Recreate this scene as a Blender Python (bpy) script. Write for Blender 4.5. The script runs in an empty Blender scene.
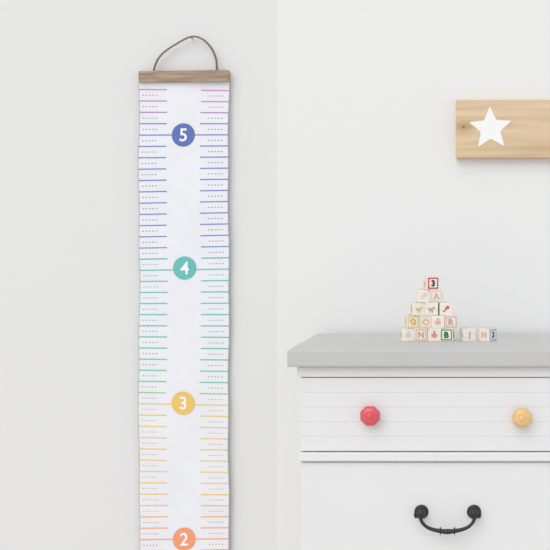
import bpy, bmesh, math, random
from mathutils import Vector, Matrix
random.seed(4)
F=1174.0; VX=469.0; VY=250.0; CZ=1.264
WY=2.65
def P(px,py,d): return Vector(((px-VX)/F*d, d, CZ-(py-VY)/F*d))
def lin(c): 
    o=[]
    for v in c[:3]:
        v=v/255.0
        o.append(v/12.92 if v<=0.04045 else ((v+0.055)/1.055)**2.4)
    return (o[0],o[1],o[2],1.0)
col=bpy.context.scene.collection
# ---------------- materials ----------------
_m={}
def base(name):
    m=bpy.data.materials.new(name); m.use_nodes=True
    nt=m.node_tree; b=nt.nodes['Principled BSDF']
    return m,nt,b
def paint(name,c,rough=0.6,var=0.02,scale=8,bump=0.0,bscale=200,coat=0,metal=0,spec=.5):
    if name in _m: return _m[name]
    m,nt,b=base(name)
    tc=nt.nodes.new('ShaderNodeTexCoord'); n=nt.nodes.new('ShaderNodeTexNoise')
    n.inputs['Scale'].default_value=scale; n.inputs['Detail'].default_value=3
    nt.links.new(tc.outputs['Object'],n.inputs['Vector'])
    r=nt.nodes.new('ShaderNodeValToRGB'); l=lin(c)
    r.color_ramp.elements[0].position=.3; r.color_ramp.elements[1].position=.7
    r.color_ramp.elements[0].color=(l[0]*(1-var),l[1]*(1-var),l[2]*(1-var),1)
    r.color_ramp.elements[1].color=(min(1,l[0]*(1+var)),min(1,l[1]*(1+var)),min(1,l[2]*(1+var)),1)
    nt.links.new(n.outputs['Fac'],r.inputs['Fac']); nt.links.new(r.outputs['Color'],b.inputs['Base Color'])
    b.inputs['Roughness'].default_value=rough; b.inputs['Metallic'].default_value=metal
    b.inputs['Coat Weight'].default_value=coat; b.inputs['Specular IOR Level'].default_value=spec
    if bump>0:
        n2=nt.nodes.new('ShaderNodeTexNoise'); n2.inputs['Scale'].default_value=bscale
        nt.links.new(tc.outputs['Object'],n2.inputs['Vector'])
        bp=nt.nodes.new('ShaderNodeBump'); bp.inputs['Strength'].default_value=bump; bp.inputs['Distance'].default_value=0.001
        nt.links.new(n2.outputs['Fac'],bp.inputs['Height']); nt.links.new(bp.outputs['Normal'],b.inputs['Normal'])
    _m[name]=m; return m
def wood(name,c1,c2,c3,sc=(3,40,60),rough=0.55,knots=None):
    m,nt,b=base(name)
    tc=nt.nodes.new('ShaderNodeTexCoord'); mp=nt.nodes.new('ShaderNodeMapping')
    mp.inputs['Scale'].default_value=sc
    n=nt.nodes.new('ShaderNodeTexNoise'); n.inputs['Scale'].default_value=1.0; n.inputs['Detail'].default_value=5; n.inputs['Distortion'].default_value=0.6
    r=nt.nodes.new('ShaderNodeValToRGB'); e=r.color_ramp.elements
    e[0].position=.3; e[0].color=lin(c1); e[1].position=.68; e[1].color=lin(c3)
    x=e.new(.5); x.color=lin(c2)
    nt.links.new(tc.outputs['Object'],mp.inputs['Vector']); nt.links.new(mp.outputs['Vector'],n.inputs['Vector'])
    nt.links.new(n.outputs['Fac'],r.inputs['Fac'])
    out=r.outputs['Color']
    if knots:
        kx,kz,kr,kc=knots
        v=nt.nodes.new('ShaderNodeVectorMath'); v.operation='SUBTRACT'; v.inputs[1].default_value=(kx,0,kz)
        nt.links.new(tc.outputs['Object'],v.inputs[0])
        s=nt.nodes.new('ShaderNodeVectorMath'); s.operation='MULTIPLY'; s.inputs[1].default_value=(.45,0,1)
        nt.links.new(v.outputs[0],s.inputs[0])
        l=nt.nodes.new('ShaderNodeVectorMath'); l.operation='LENGTH'; nt.links.new(s.outputs[0],l.inputs[0])
        mr=nt.nodes.new('ShaderNodeMapRange'); mr.inputs['From Min'].default_value=kr; mr.inputs['From Max'].default_value=kr*.2
        nt.links.new(l.outputs['Value'],mr.inputs['Value'])
        mx=nt.nodes.new('ShaderNodeMix'); mx.data_type='RGBA'; mx.inputs['B'].default_value=lin(kc)
        nt.links.new(mr.outputs['Result'],mx.inputs['Factor']); nt.links.new(out,mx.inputs['A']); out=mx.outputs['Result']
    nt.links.new(out,b.inputs['Base Color'])
    b.inputs['Roughness'].default_value=rough
    return m
def attrmat(name,rough=0.7):
    m,nt,b=base(name)
    a=nt.nodes.new('ShaderNodeAttribute'); a.attribute_name='Col'
    nt.links.new(a.outputs['Color'],b.inputs['Base Color']); b.inputs['Roughness'].default_value=rough
    b.inputs['Specular IOR Level'].default_value=0.2
    return m
# ---------------- mesh builder ----------------
class MB:
    def __init__(s): s.v=[]; s.f=[]; s.m=[]; s.c=[]; s.sm=[]
    def add(s,vs,fs,mat=0,colr=(1,1,1,1),smooth=False):
        o=len(s.v); s.v+= [tuple(v) for v in vs]; s.c+=[colr]*len(vs)
        for f in fs: s.f.append([i+o for i in f]); s.m.append(mat); s.sm.append(smooth)
    def bm(s,bm,M=Matrix(),mat=0,colr=(1,1,1,1),smooth=False):
        bm.verts.index_update()
        s.add([M@v.co for v in bm.verts],[[v.index for v in f.verts] for f in bm.faces],mat,colr,smooth); bm.free()
    def box(s,x0,x1,y0,y1,z0,z1,bev=0.0,mat=0,colr=(1,1,1,1),M=Matrix(),seg=2):
        b=bmesh.new(); bmesh.ops.create_cube(b,size=1)
        for v in b.verts:
            v.co=Vector(((x0+x1)/2+v.co.x*(x1-x0),(y0+y1)/2+v.co.y*(y1-y0),(z0+z1)/2+v.co.z*(z1-z0)))
        if bev>0: bmesh.ops.bevel(b,geom=b.edges[:],offset=bev,segments=seg,affect='EDGES',profile=0.5)
        s.bm(b,M,mat,colr)
    def lathe(s,prof,M,n=32,mat=0,lobes=0,amp=0,smooth=True,colr=(1,1,1,1)):
        vs=[];fs=[]
        for (r,h) in prof:
            for i in range(n):
                a=2*math.pi*i/n
                rr=r*(1+amp*(abs(math.cos(lobes*a/2))-0.6)) if lobes else r
                vs.append(M@Vector((rr*math.cos(a),rr*math.sin(a),h)))
        k=len(prof)
        for j in range(k-1):
            for i in range(n):
                fs.append([j*n+i,j*n+(i+1)%n,(j+1)*n+(i+1)%n,(j+1)*n+i])
        fs.append(list(range(n))[::-1]); fs.append([(k-1)*n+i for i in range(n)])
        s.add(vs,fs,mat,colr,smooth)
    def tube(s,pts,rad,n=10,mat=0,colr=(1,1,1,1)):
        pts=[Vector(p) for p in pts]; vs=[];fs=[]
        up=Vector((0,1,0.01))
        for i,p in enumerate(pts):
            t=(pts[min(i+1,len(pts)-1)]-pts[max(i-1,0)]).normalized()
            a=t.cross(up).normalized(); b=a.cross(t).normalized()
            r=rad[i] if isinstance(rad,(list,tuple)) else rad
            for k in range(n):
                g=2*math.pi*k/n; vs.append(p+a*r*math.cos(g)+b*r*math.sin(g))
        for i in range(len(pts)-1):
            for k in range(n): fs.append([i*n+k,i*n+(k+1)%n,(i+1)*n+(k+1)%n,(i+1)*n+k])
        fs.append(list(range(n))[::-1]); fs.append([(len(pts)-1)*n+k for k in range(n)])
        s.add(vs,fs,mat,colr,True)
    def obj(s,name,mats,parent=None):
        me=bpy.data.meshes.new(name); me.from_pydata(s.v,[],s.f); me.update()
        for m in mats: me.materials.append(m)
        at=me.color_attributes.new('Col','FLOAT_COLOR','POINT')
        flat=[x for c in s.c for x in c]; at.data.foreach_set('color',flat)
        for i,p in enumerate(me.polygons): p.material_index=s.m[i]; p.use_smooth=s.sm[i]
        b=bmesh.new(); b.from_mesh(me); bmesh.ops.recalc_face_normals(b,faces=b.faces[:]); b.to_mesh(me); b.free()
        o=bpy.data.objects.new(name,me); col.objects.link(o)
        if parent: o.parent=parent
        return o
def empty(name,loc=(0,0,0)):
    e=bpy.data.objects.new(name,None); col.objects.link(e); e.empty_display_size=.05; return e
_g={}
def glyph(ch,off=0.02):
    if (ch,off) in _g: return _g[(ch,off)]
    cu=bpy.data.curves.new('g','FONT'); cu.body=ch; cu.size=1; cu.offset=off; cu.resolution_u=4
    o=bpy.data.objects.new('g',cu); col.objects.link(o)
    bpy.context.view_layer.update()
    dg=bpy.context.evaluated_depsgraph_get()
    me=bpy.data.meshes.new_from_object(o.evaluated_get(dg))
    vs=[v.co.copy() for v in me.vertices]; fs=[list(p.vertices) for p in me.polygons]
    bpy.data.objects.remove(o); bpy.data.curves.remove(cu); bpy.data.meshes.remove(me)
    x0=min(v.x for v in vs);x1=max(v.x for v in vs);y0=min(v.y for v in vs);y1=max(v.y for v in vs)
    h=y1-y0
    vs=[Vector(((v.x-(x0+x1)/2)/h,(v.y-(y0+y1)/2)/h,0)) for v in vs]
    _g[(ch,off)]=(vs,fs); return _g[(ch,off)]
# ---------------- room ----------------
def wallmat():
    m,nt,b=base('wall_paint')
    tc=nt.nodes.new('ShaderNodeTexCoord'); sp=nt.nodes.new('ShaderNodeSeparateXYZ')
    nt.links.new(tc.outputs['Object'],sp.inputs[0])
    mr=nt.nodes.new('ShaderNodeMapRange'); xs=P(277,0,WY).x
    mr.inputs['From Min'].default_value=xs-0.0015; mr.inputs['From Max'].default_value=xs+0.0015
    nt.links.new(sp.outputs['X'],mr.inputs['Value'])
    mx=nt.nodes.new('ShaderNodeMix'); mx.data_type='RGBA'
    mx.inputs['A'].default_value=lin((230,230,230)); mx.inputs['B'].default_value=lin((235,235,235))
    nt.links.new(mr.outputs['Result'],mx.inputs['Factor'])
    nt.links.new(mx.outputs['Result'],b.inputs['Base Color'])
    b.inputs['Roughness'].default_value=.85; b.inputs['Specular IOR Level'].default_value=.2
    n2=nt.nodes.new('ShaderNodeTexNoise'); n2.inputs['Scale'].default_value=220
    nt.links.new(tc.outputs['Object'],n2.inputs['Vector'])
    bp=nt.nodes.new('ShaderNodeBump'); bp.inputs['Strength'].default_value=.05; bp.inputs['Distance'].default_value=0.001
    nt.links.new(n2.outputs['Fac'],bp.inputs['Height']); nt.links.new(bp.outputs['Normal'],b.inputs['Normal'])
    return m
w=MB(); w.box(-2.6,2.2,WY,WY+0.1,0,2.6); w.obj('wall_back',[wallmat()])
fl=MB()
for i in range(24):
    x0=-2.6+i*0.2; fl.box(x0+.001,x0+.199,-1.2,WY+.1,-0.03,0,bev=.001,seg=1)
fl.obj('floor',[wood('floor_wood',(205,198,188),(215,209,200),(224,219,211),(12,1,6))])
bb=MB(); bb.box(-2.6,2.2,WY-0.015,WY,0,0.10,bev=.003); bb.box(-2.6,2.2,WY-0.010,WY,0.10,0.115,bev=.003)
bb.obj('baseboard_back',[paint('trim_white',(238,238,238),.4)])
# ---------------- growth chart ----------------
CH=empty('growth_chart')
CW=WY-0.012
def cy(x,z):
    return CW+0.0012*math.sin(9*z+14*x)+0.0007*math.sin(31*z+22*x+1)+0.0006*math.sin(47*x-17*z)+0.0003*math.sin(90*z+60*x)
def C(px,py,off=0):
    px2=px+0.5*math.sin(py/37.0)+0.35*math.sin(py/13.0+px/30)
    py2=py+ 0.9*math.sin(py/60.0+1)*((px-184)/45.0) 
    q=P(px2,py2,CW); y=cy(q.x,q.z); return Vector((q.x,y-off,q.z))
ctop,cbot=80,760
cl=MB(); nx,ny=60,450
def grid(mb,x0,x1,y0,y1,nx,ny,off,mat=0,colr=(1,1,1,1),sm=True):
    vs=[C(x0+(x1-x0)*i/nx,y0+(y1-y0)*j/ny,off) for j in range(ny+1) for i in range(nx+1)]
    fs=[[j*(nx+1)+i,j*(nx+1)+i+1,(j+1)*(nx+1)+i+1,(j+1)*(nx+1)+i] for j in range(ny) for i in range(nx)]
    mb.add(vs,fs,mat,colr,sm)
grid(cl,139,229,ctop,cbot,nx,ny,0)
co=cl.obj('chart_cloth',[paint('canvas_white',(238,239,245),.9,.012,14,bump=.25,bscale=900,spec=.1)],CH)
sol=co.modifiers.new('s','SOLIDIFY'); sol.thickness=.0008; sol.offset=0
hm=MB(); hc=lin((160,155,155))
O1=.0008
grid(hm,228.6,229.3,ctop,cbot,1,ny,O1,0,hc); grid(hm,138.8,139.4,ctop,cbot,1,ny,O1,0,lin((190,190,195)))
stops=[(80,(214,130,195)),(100,(200,120,190)),(118,(170,115,195)),(128,(110,112,195)),(150,(98,120,200)),(205,(105,125,205)),(232,(120,120,200)),(250,(90,150,205)),(262,(80,190,190)),(300,(75,195,185)),(345,(75,195,165)),(385,(110,200,150)),(394,(150,205,130)),(402,(245,200,95)),(480,(246,205,110)),(505,(248,190,105)),(528,(250,165,110)),(545,(250,150,115)),(660,(245,120,130)),(760,(240,110,150))]
def soft(c,t=.13): return [v+(235-v)*t for v in c]
def gcol(py):
    for (a,c),(b,d) in zip(stops,stops[1:]):
        if a<=py<=b:
            t=(py-a)/(b-a); return lin(soft([c[i]+(d[i]-c[i])*t for i in range(3)]))
    return lin(soft(stops[-1][1]))
feet={5:135,4:268,3:403,2:539,1:674}
PIN=134.7/12
for k in range(-5,54):
    py=135+k*PIN
    if py<86 or py>752: continue
    c=gcol(py)
    isf=(k%12==0)
    L0,L1=(139,173) if isf else (139,167)
    R0,R1=(194,229) if isf else (200.5,229)
    h=.54
    grid(hm,L0,L1,py-h,py+h,14,1,O1,0,c); grid(hm,R0,R1,py-h,py+h,14,1,O1,0,c)
    pd=py+PIN/2
    if pd<750:
        cd=[a*.55+.14 for a in gcol(pd)[:3]]+[1]
        for i in range(5):
            x=142.5+i*3.3; grid(hm,x,x+1.5,pd-.42,pd+.42,1,1,O1,0,cd)
            x=208.5+i*3.3; grid(hm,x,x+1.5,pd-.42,pd+.42,1,1,O1,0,cd)
cc={5:(100,120,188),4:(108,194,188),3:(240,200,112),2:(246,160,124),1:(240,132,144)}
for n,py in feet.items():
    vs=[C(184,py,.0012)]; N=48; RG=5
    for r in range(1,RG+1):
        for i in range(N):
            a=2*math.pi*i/N; vs.append(C(184+11.6*r/RG*math.cos(a),py+11.6*r/RG*math.sin(a),.0012))
    fs=[[0,1+i,1+(i+1)%N] for i in range(N)]
    for r in range(RG-1):
        fs+=[[1+r*N+i,1+(r+1)*N+i,1+(r+1)*N+(i+1)%N,1+r*N+(i+1)%N] for i in range(N)]
    hm.add(vs,fs,0,lin(cc[n]),True)
    g,fs=glyph(str(n),.015)
    hm.add([C(184+v.x*13,py-v.y*13,.0018) for v in g],fs,0,lin((250,250,250)))
hm.obj('chart_print',[attrmat('printed_ink')],CH)
bar=MB()
def barat(py0,py1,dy=0):
    a=P(138.6,py0+dy,CW-.008); b=P(228.6,py1,CW-.008)
    M=Matrix.Translation(((a.x+b.x)/2,CW,(a.z+b.z)/2))@Matrix.Rotation(math.radians(0.7),4,'Y').inverted()
    hw=(b.x-a.x)/2; hh=abs(a.z-b.z)/2
    bar.box(-hw,hw,-.010,-.0022,-hh,hh,bev=.001,M=M); bar.box(-hw,hw,.002,.009,-hh,hh,bev=.001,M=M)
barat(70.5,82); barat(753,765)
bar.obj('wood_rail',[wood('rail_wood',(144,120,100),(166,142,120),(186,163,141),(14,60,160))],CH)
cord=MB()
cp=[(153.5,72),(155,66),(157.5,60),(162,54),(169,48.5),(177,43.5),(184,39.5),(190,37),(196,36.6),(203,39.5),(209,45),(213.5,52),(216.3,60),(216.8,66),(217,72)]
def cr(pts,n=6):
    out=[]
    for i in range(len(pts)-1):
        p=[Vector(pts[max(0,min(len(pts)-1,i+j))]) for j in(-1,0,1,2)]
        for k in range(n):
            t=k/n
            out.append(.5*((2*p[1])+(p[2]-p[0])*t+(2*p[0]-5*p[1]+4*p[2]-p[3])*t*t+(3*p[1]-p[0]-3*p[2]+p[3])*t**3))
    out.append(Vector(pts[-1])); return out
pts3=[P(a,b,CW-.003) for a,b in cp]
sm=cr([tuple(p) for p in pts3],8)
for s_ in (0,1):
    cord.tube([p+Vector((.0012*math.cos(i*.9+s_*math.pi),.0012*math.sin(i*.9+s_*math.pi),.0007*math.sin(i*.9+s_*math.pi))) for i,p in enumerate(sm)],.0017,8)
cord.obj('hanging_cord',[paint('jute',(136,116,94),.9,.2,300)],CH)
nail=MB(); q=P(193,38.8,WY)
nail.lathe([(.0012,-.002),(.0012,.014),(.0022,.014),(.0022,.0150),(.0012,.0155)],Matrix.Translation(q)@Matrix.Rotation(math.pi/2,4,'X'),16)
nail.obj('nail',[paint('nail_metal',(170,165,155),.35,metal=.9)],CH)
# ---------------- star sign ----------------
SG=empty('wooden_star_sign')
SD=WY-.022
a=P(456,99.5,SD); b=P(640,158,SD)
sb=MB(); sb.box(a.x,b.x,SD,WY-.0005,b.z,a.z,bev=.0015)
kp=P(463.5,127,SD)
sb.obj('plank',[wood('pine',(204,174,138),(219,193,159),(230,208,178),(3.0,3,42),.6,knots=(kp.x,kp.z,.018,(192,155,114)))],SG)
st=MB(); cs=P(490.5,128.5,SD)
def star(mb,cx,cz,y0,y1,R,r,rot,mat=0):
    o=[]
    for i in range(10):
        an=math.pi/2+rot+i*math.pi/5; q=R if i%2==0 else r
        o.append((cx+q*math.cos(an),cz+q*math.sin(an)))
    N=10
    oo=[]
    for i in range(N):
        p0=Vector(o[i-1]);p1=Vector(o[i]);p2=Vector(o[(i+1)%N])
        e=.12
        for t in (0,.5,1):
            A=p1+(p0-p1)*e;B=p1+(p2-p1)*e
            oo.append((1-t)**2*A+2*t*(1-t)*p1+t*t*B)
    N=len(oo)
    vs=[(p.x,y0,p.y) for p in oo]+[(p.x,y1,p.y) for p in oo]+[(cx,y0,cz)]
    fs=[[i,(i+1)%N,2*N] for i in range(N)]+[[i,(i+1)%N,N+(i+1)%N,N+i] for i in range(N)]
    mb.add(vs,fs,mat)
star(st,cs.x,cs.z,SD-.0012,SD,22.5/F*SD,10.2/F*SD,math.radians(2))
st.obj('star',[paint('star_white',(246,246,246),.5)],SG)
sc=MB(); q=P(463.5,127,SD)
sc.lathe([(.0022,-.001),(.0022,.0008),(.001,.0012)],Matrix.Translation(q)@Matrix.Rotation(math.pi/2,4,'X'),14)
sc.obj('screw',[paint('screw_brown',(130,104,76),.5)],SG)
# ---------------- dresser ----------------
DR=empty('dresser')
TZ=P(0,333,WY).z
D0=2.2; D1=2.222
white=paint('dresser_white',(233,233,235),.5,.008,4,spec=.3)
grey=paint('top_grey',(196,196,195),.5,.03,5)
def X(px,d): return P(px,0,d).x
def Z(py,d): return P(0,py,d).z
tp=MB(); SLB=Z(367,D0)
tp.box(X(287,D0),X(609,D0),D0,WY-.016,SLB,TZ,bev=.003,seg=3)
tp.obj('top_slab',[grey],DR)
xl=X(300,D1); xr=X(596,D1)
bo=MB()
zb=0.09
DF=D1+.010
bo.box(xl,xr,DF,WY-.018,zb,SLB-.0003,bev=.002)
bo.box(X(297,D1),X(599,D1),D1-.004,WY-.018,Z(377,D1),SLB-.0005,bev=.003)
for fx in (xl,xr-.05):
    for fy in (D1+.012,WY-.07):
        b=bmesh.new(); bmesh.ops.create_cube(b,size=1)
        for v in b.verts:
            k=.7 if v.co.z<0 else 1
            v.co=Vector((fx+.025+v.co.x*.05*k,fy+.025+v.co.y*.05*k,.0465+v.co.z*.093))
        bo.bm(b)
bo.obj('carcass',[white],DR)
dz0=Z(451,D1); dz1=Z(377.8,D1)
d1=MB()
n=5; hgt=(dz1-dz0)/n
for i in range(n):
    d1.box(xl+.0005,xr-.0005,D1,DF+.002,dz0+i*hgt+.00005,dz0+(i+1)*hgt-.00005,bev=.0007,seg=2)
d1.obj('top_drawer_front',[white],DR)
rl=MB()
rl.box(X(298.5,D1),X(597.5,D1),D1-.006,DF+.002,Z(461,D1),Z(452.3,D1),bev=.002)
rl.obj('rail_moulding',[white],DR)
zt=Z(462.5,D1)
hts=[(zt,zt-.235),(zt-.24,zt-.475),(zt-.48,zb+.015)]
lo=MB()
for a_,b_ in hts:
    lo.box(xl+.001,xr-.001,D1+.002,DF+.002,b_,a_,bev=.0025)
lo.obj('lower_drawer_fronts',[white],DR)
def knob(px,py,c,nm):
    k=MB(); q=P(px,py,D1-.02); q.y=D1
    M=Matrix.Translation(q)@Matrix.Rotation(math.pi/2,4,'X')@Matrix.Rotation(math.radians(22.5),4,'Z')
    k.lathe([(.010,0),(.010,.002),(.006,.004),(.0055,.010),(.009,.012)],M,24,1)
    k.lathe([(.008,.011),(.0155,.0130),(.0187,.0165),(.0190,.0195),(.0165,.0235),(.0120,.0262),(.0075,.0272),(.0066,.0270)],M,64,0,lobes=8,amp=.055)
    k.lathe([(.0062,.026),(.0062,.0276),(.0045,.0286),(.0015,.0290)],M,24,0)
    m=paint(nm+'_glaze',c,.25,.06,60,coat=.3)
    k.obj(nm,[m,paint('knob_stem',(205,195,180),.3,metal=.7)],DR)
knob(370,416,(224,88,100),'red_knob'); knob(522,418,(234,192,132),'yellow_knob')
blk=paint('black_iron',(38,36,38),.35,.1,80)
def handle(px,py,idx):
    h=MB(); c=P(px,py,D1); yb=D1+.002
    u=1/528.0
    for sx in (-1,1):
        q=Vector((c.x+sx*26.3*u,yb,c.z)); M=Matrix.Translation(q)@Matrix.Rotation(math.pi/2,4,'X')
        h.lathe([(.0135,0),(.0135,.0015),(.012,.003),(.009,.0042),(.0088,.0055),(.006,.007),(.0052,.014),(.0078,.017),(.0085,.020),(.0070,.0235),(.003,.0255)],M,28)
    sh=[(-33,0),(-31.5,-3.2),(-29,-1.2),(-27,-3.0),(-26,-6.5),(-23.5,-10),(-19,-13.2),(-13,-15.2),(-7,-16.2),(-4,-16.6),(0,-16.8)]
    rd=[.0016,.0022,.0030,.0036,.0032,.0032,.0034,.0038,.0042,.0046,.0052]
    R3=[]
    full=sh+[(-a,b) for a,b in sh[::-1][1:]]; rr=rd+rd[::-1][1:]
    sp=cr([(c.x+a*u,D1-.016-.006*(-b/16.8),c.z+b*u) for a,b in full],5)
    for i in range(len(sp)):
        t=i/5; k=int(t); f=t-k; r=rr[min(k,len(rr)-1)]*(1-f)+rr[min(k+1,len(rr)-1)]*f
        R3.append(r)
    h.tube(sp,R3,12)
    for dx in (-7,7):
        M=Matrix.Translation((c.x+dx*u,D1-.0215,c.z-16.2*u))@Matrix.Rotation(math.pi/2,4,'Y')
        h.lathe([(.004,-.0016),(.0072,-.0008),(.0072,.0008),(.004,.0016)],M,20)
    h.obj('bail_handle_%d'%idx,[blk],DR)
handle(447.7,512,1)
for i,(a_,b_) in enumerate(hts[1:]):
    zc=(a_+b_)/2+.02; handle(447.7,VY+(CZ-zc)*F/D1,i+2)
# ---------------- alphabet blocks ----------------
BD=2.41; BS=.0263; U=BD/F
wd=wood('block_wood',(236,227,214),(242,235,224),(247,242,234),(60,60,200),.5)
ink=attrmat('block_ink',.6)
R_=(205,50,60);G_=(90,165,95);Bl=(110,165,205);O_=(240,185,120);Y_=(240,215,120);K_=(60,55,60);Br=(200,170,145);Pk=(235,180,170);Gy=(222,212,202)
def face(mb,M,ch,fc,gc,bare=False):
    h=BS/2; e=.0004
    if fc:
        o=h*.86; i=h*.68
        vs=[];
        for r in (o,i):
            vs+=[M@Vector((x*r,y*r,h+e)) for x,y in((-1,-1),(1,-1),(1,1),(-1,1))]
        mb.add(vs,[[k,(k+1)%4,4+(k+1)%4,4+k] for k in range(4)],1,lin(fc))
    pics={'*':((-.1,-.1,.42,.25),(.35,.22,.2,.18),(-.3,-.42,.08,.22),(.12,-.42,.08,.22),(-.5,.1,.16,.07)),
          '#':((0,-.1,.3,.4),(0,.42,.2,.2),(-.35,-.1,.12,.25),(.35,-.1,.12,.25)),
          '+':((.25,.25,.3,.26),(-.05,-.05,.2,.16),(-.3,-.35,.2,.12))}
    if ch in pics:
        for (cx,cyy,rx,ry) in pics[ch]:
            N=14; vs=[M@Vector(((cx+rx*math.cos(2*math.pi*k/N))*h,(cyy+ry*math.sin(2*math.pi*k/N))*h,h+e)) for k in range(N)]
            mb.add(vs,[list(range(N))],1,lin(gc))
            e+=.00003
    elif ch:
        g,fs=glyph(ch,.045); s=BS*.50
        mb.add([M@Vector((v.x*s,v.y*s,h+e*1.5)) for v in g],fs,1,lin(gc))
def block(mb,px,row,rot,front,left,dy=0,dd=0):
    z=TZ+BS*(row+.5)+.0002*row
    d=BD+dd
    M=Matrix.Translation(((px-VX)/F*d,d+BS*.5+dy,z))@Matrix.Rotation(math.radians(rot),4,'Z')
    mb.box(-BS/2,BS/2,-BS/2,BS/2,-BS/2,BS/2,bev=.0011,M=M)
    face(mb,M@Matrix.Rotation(math.pi/2,4,'X'),*front)
    face(mb,M@Matrix.Rotation(-math.pi/2,4,'Z')@Matrix.Rotation(math.pi/2,4,'X'),*left)
    face(mb,M@Matrix.Rotation(math.pi/2,4,'Z')@Matrix.Rotation(math.pi/2,4,'X'),'M',None,Bl)
    face(mb,M,'K',Gy,Br)
N0=('',None,K_)
bs=MB()
block(bs,407,0,12,('#',None,Gy),('A',None,O_))
block(bs,421.5,0,-4,('N',Pk,Br),N0)
block(bs,434,0,3,('#',None,(225,150,120)),N0)
block(bs,447,0,-5,('B',G_,(35,110,60)),N0)
block(bs,411.5,1,14,('Q',Y_,(225,170,90)),('#',None,Gy))
block(bs,425.5,1,4,('O',Gy,O_),N0)
block(bs,438.2,1,-2,('#',None,Pk),N0)
block(bs,450.6,1,5,('R',Pk,Br),N0)
block(bs,417.5,2,16,('*',None,(225,190,150)),('E',None,O_))
block(bs,432,2,-3,('*',None,Br),N0)
block(bs,445.3,2,6,('+',None,(205,110,85)),N0)
block(bs,422.5,3,10,('+',None,Gy),N0)
block(bs,436,3,4,('A',Gy,Pk),N0)
block(bs,430.5,4,24,('3',R_,(60,40,50)),('*',None,(235,200,150)))
bs.obj('alphabet_block_pyramid',[wd,ink])
b2=MB(); block(b2,467.5,0,20,('1',None,(240,165,90)),('#',None,Gy)); b2.obj('alphabet_block',[wd,ink])
b3=MB(); block(b3,488,0,52,('3',(150,185,215),(50,90,150)),('N',None,Pk)); b3.obj('alphabet_block.001',[wd,ink])
# ---------------- camera / light ----------------
cam=bpy.data.cameras.new('camera'); co=bpy.data.objects.new('camera',cam); col.objects.link(co)
co.location=(0,0,CZ); co.rotation_euler=(math.pi/2,0,0)
cam.sensor_width=36; cam.lens=F/550*36; cam.shift_x=-(VX-275)/550; cam.shift_y=-(275-VY)/550
cam.clip_start=.05
bpy.context.scene.camera=co
wl=bpy.data.worlds.new('world'); bpy.context.scene.world=wl; wl.use_nodes=True
bg=wl.node_tree.nodes['Background']; bg.inputs[0].default_value=(.975,.99,1,1); bg.inputs[1].default_value=.80
sn=bpy.data.lights.new('daylight','SUN'); sn.energy=1.1; sn.angle=math.radians(50); sn.color=(1,.995,.985)
so=bpy.data.objects.new('daylight',sn); col.objects.link(so)
so.rotation_euler=Vector((0.35,1,-0.9)).to_track_quat('-Z','Y').to_euler(); so.location=(-1,-1,2.4)
vs=bpy.context.scene.view_settings; vs.view_transform='Standard'; vs.look='None'; vs.exposure=0; vs.gamma=1
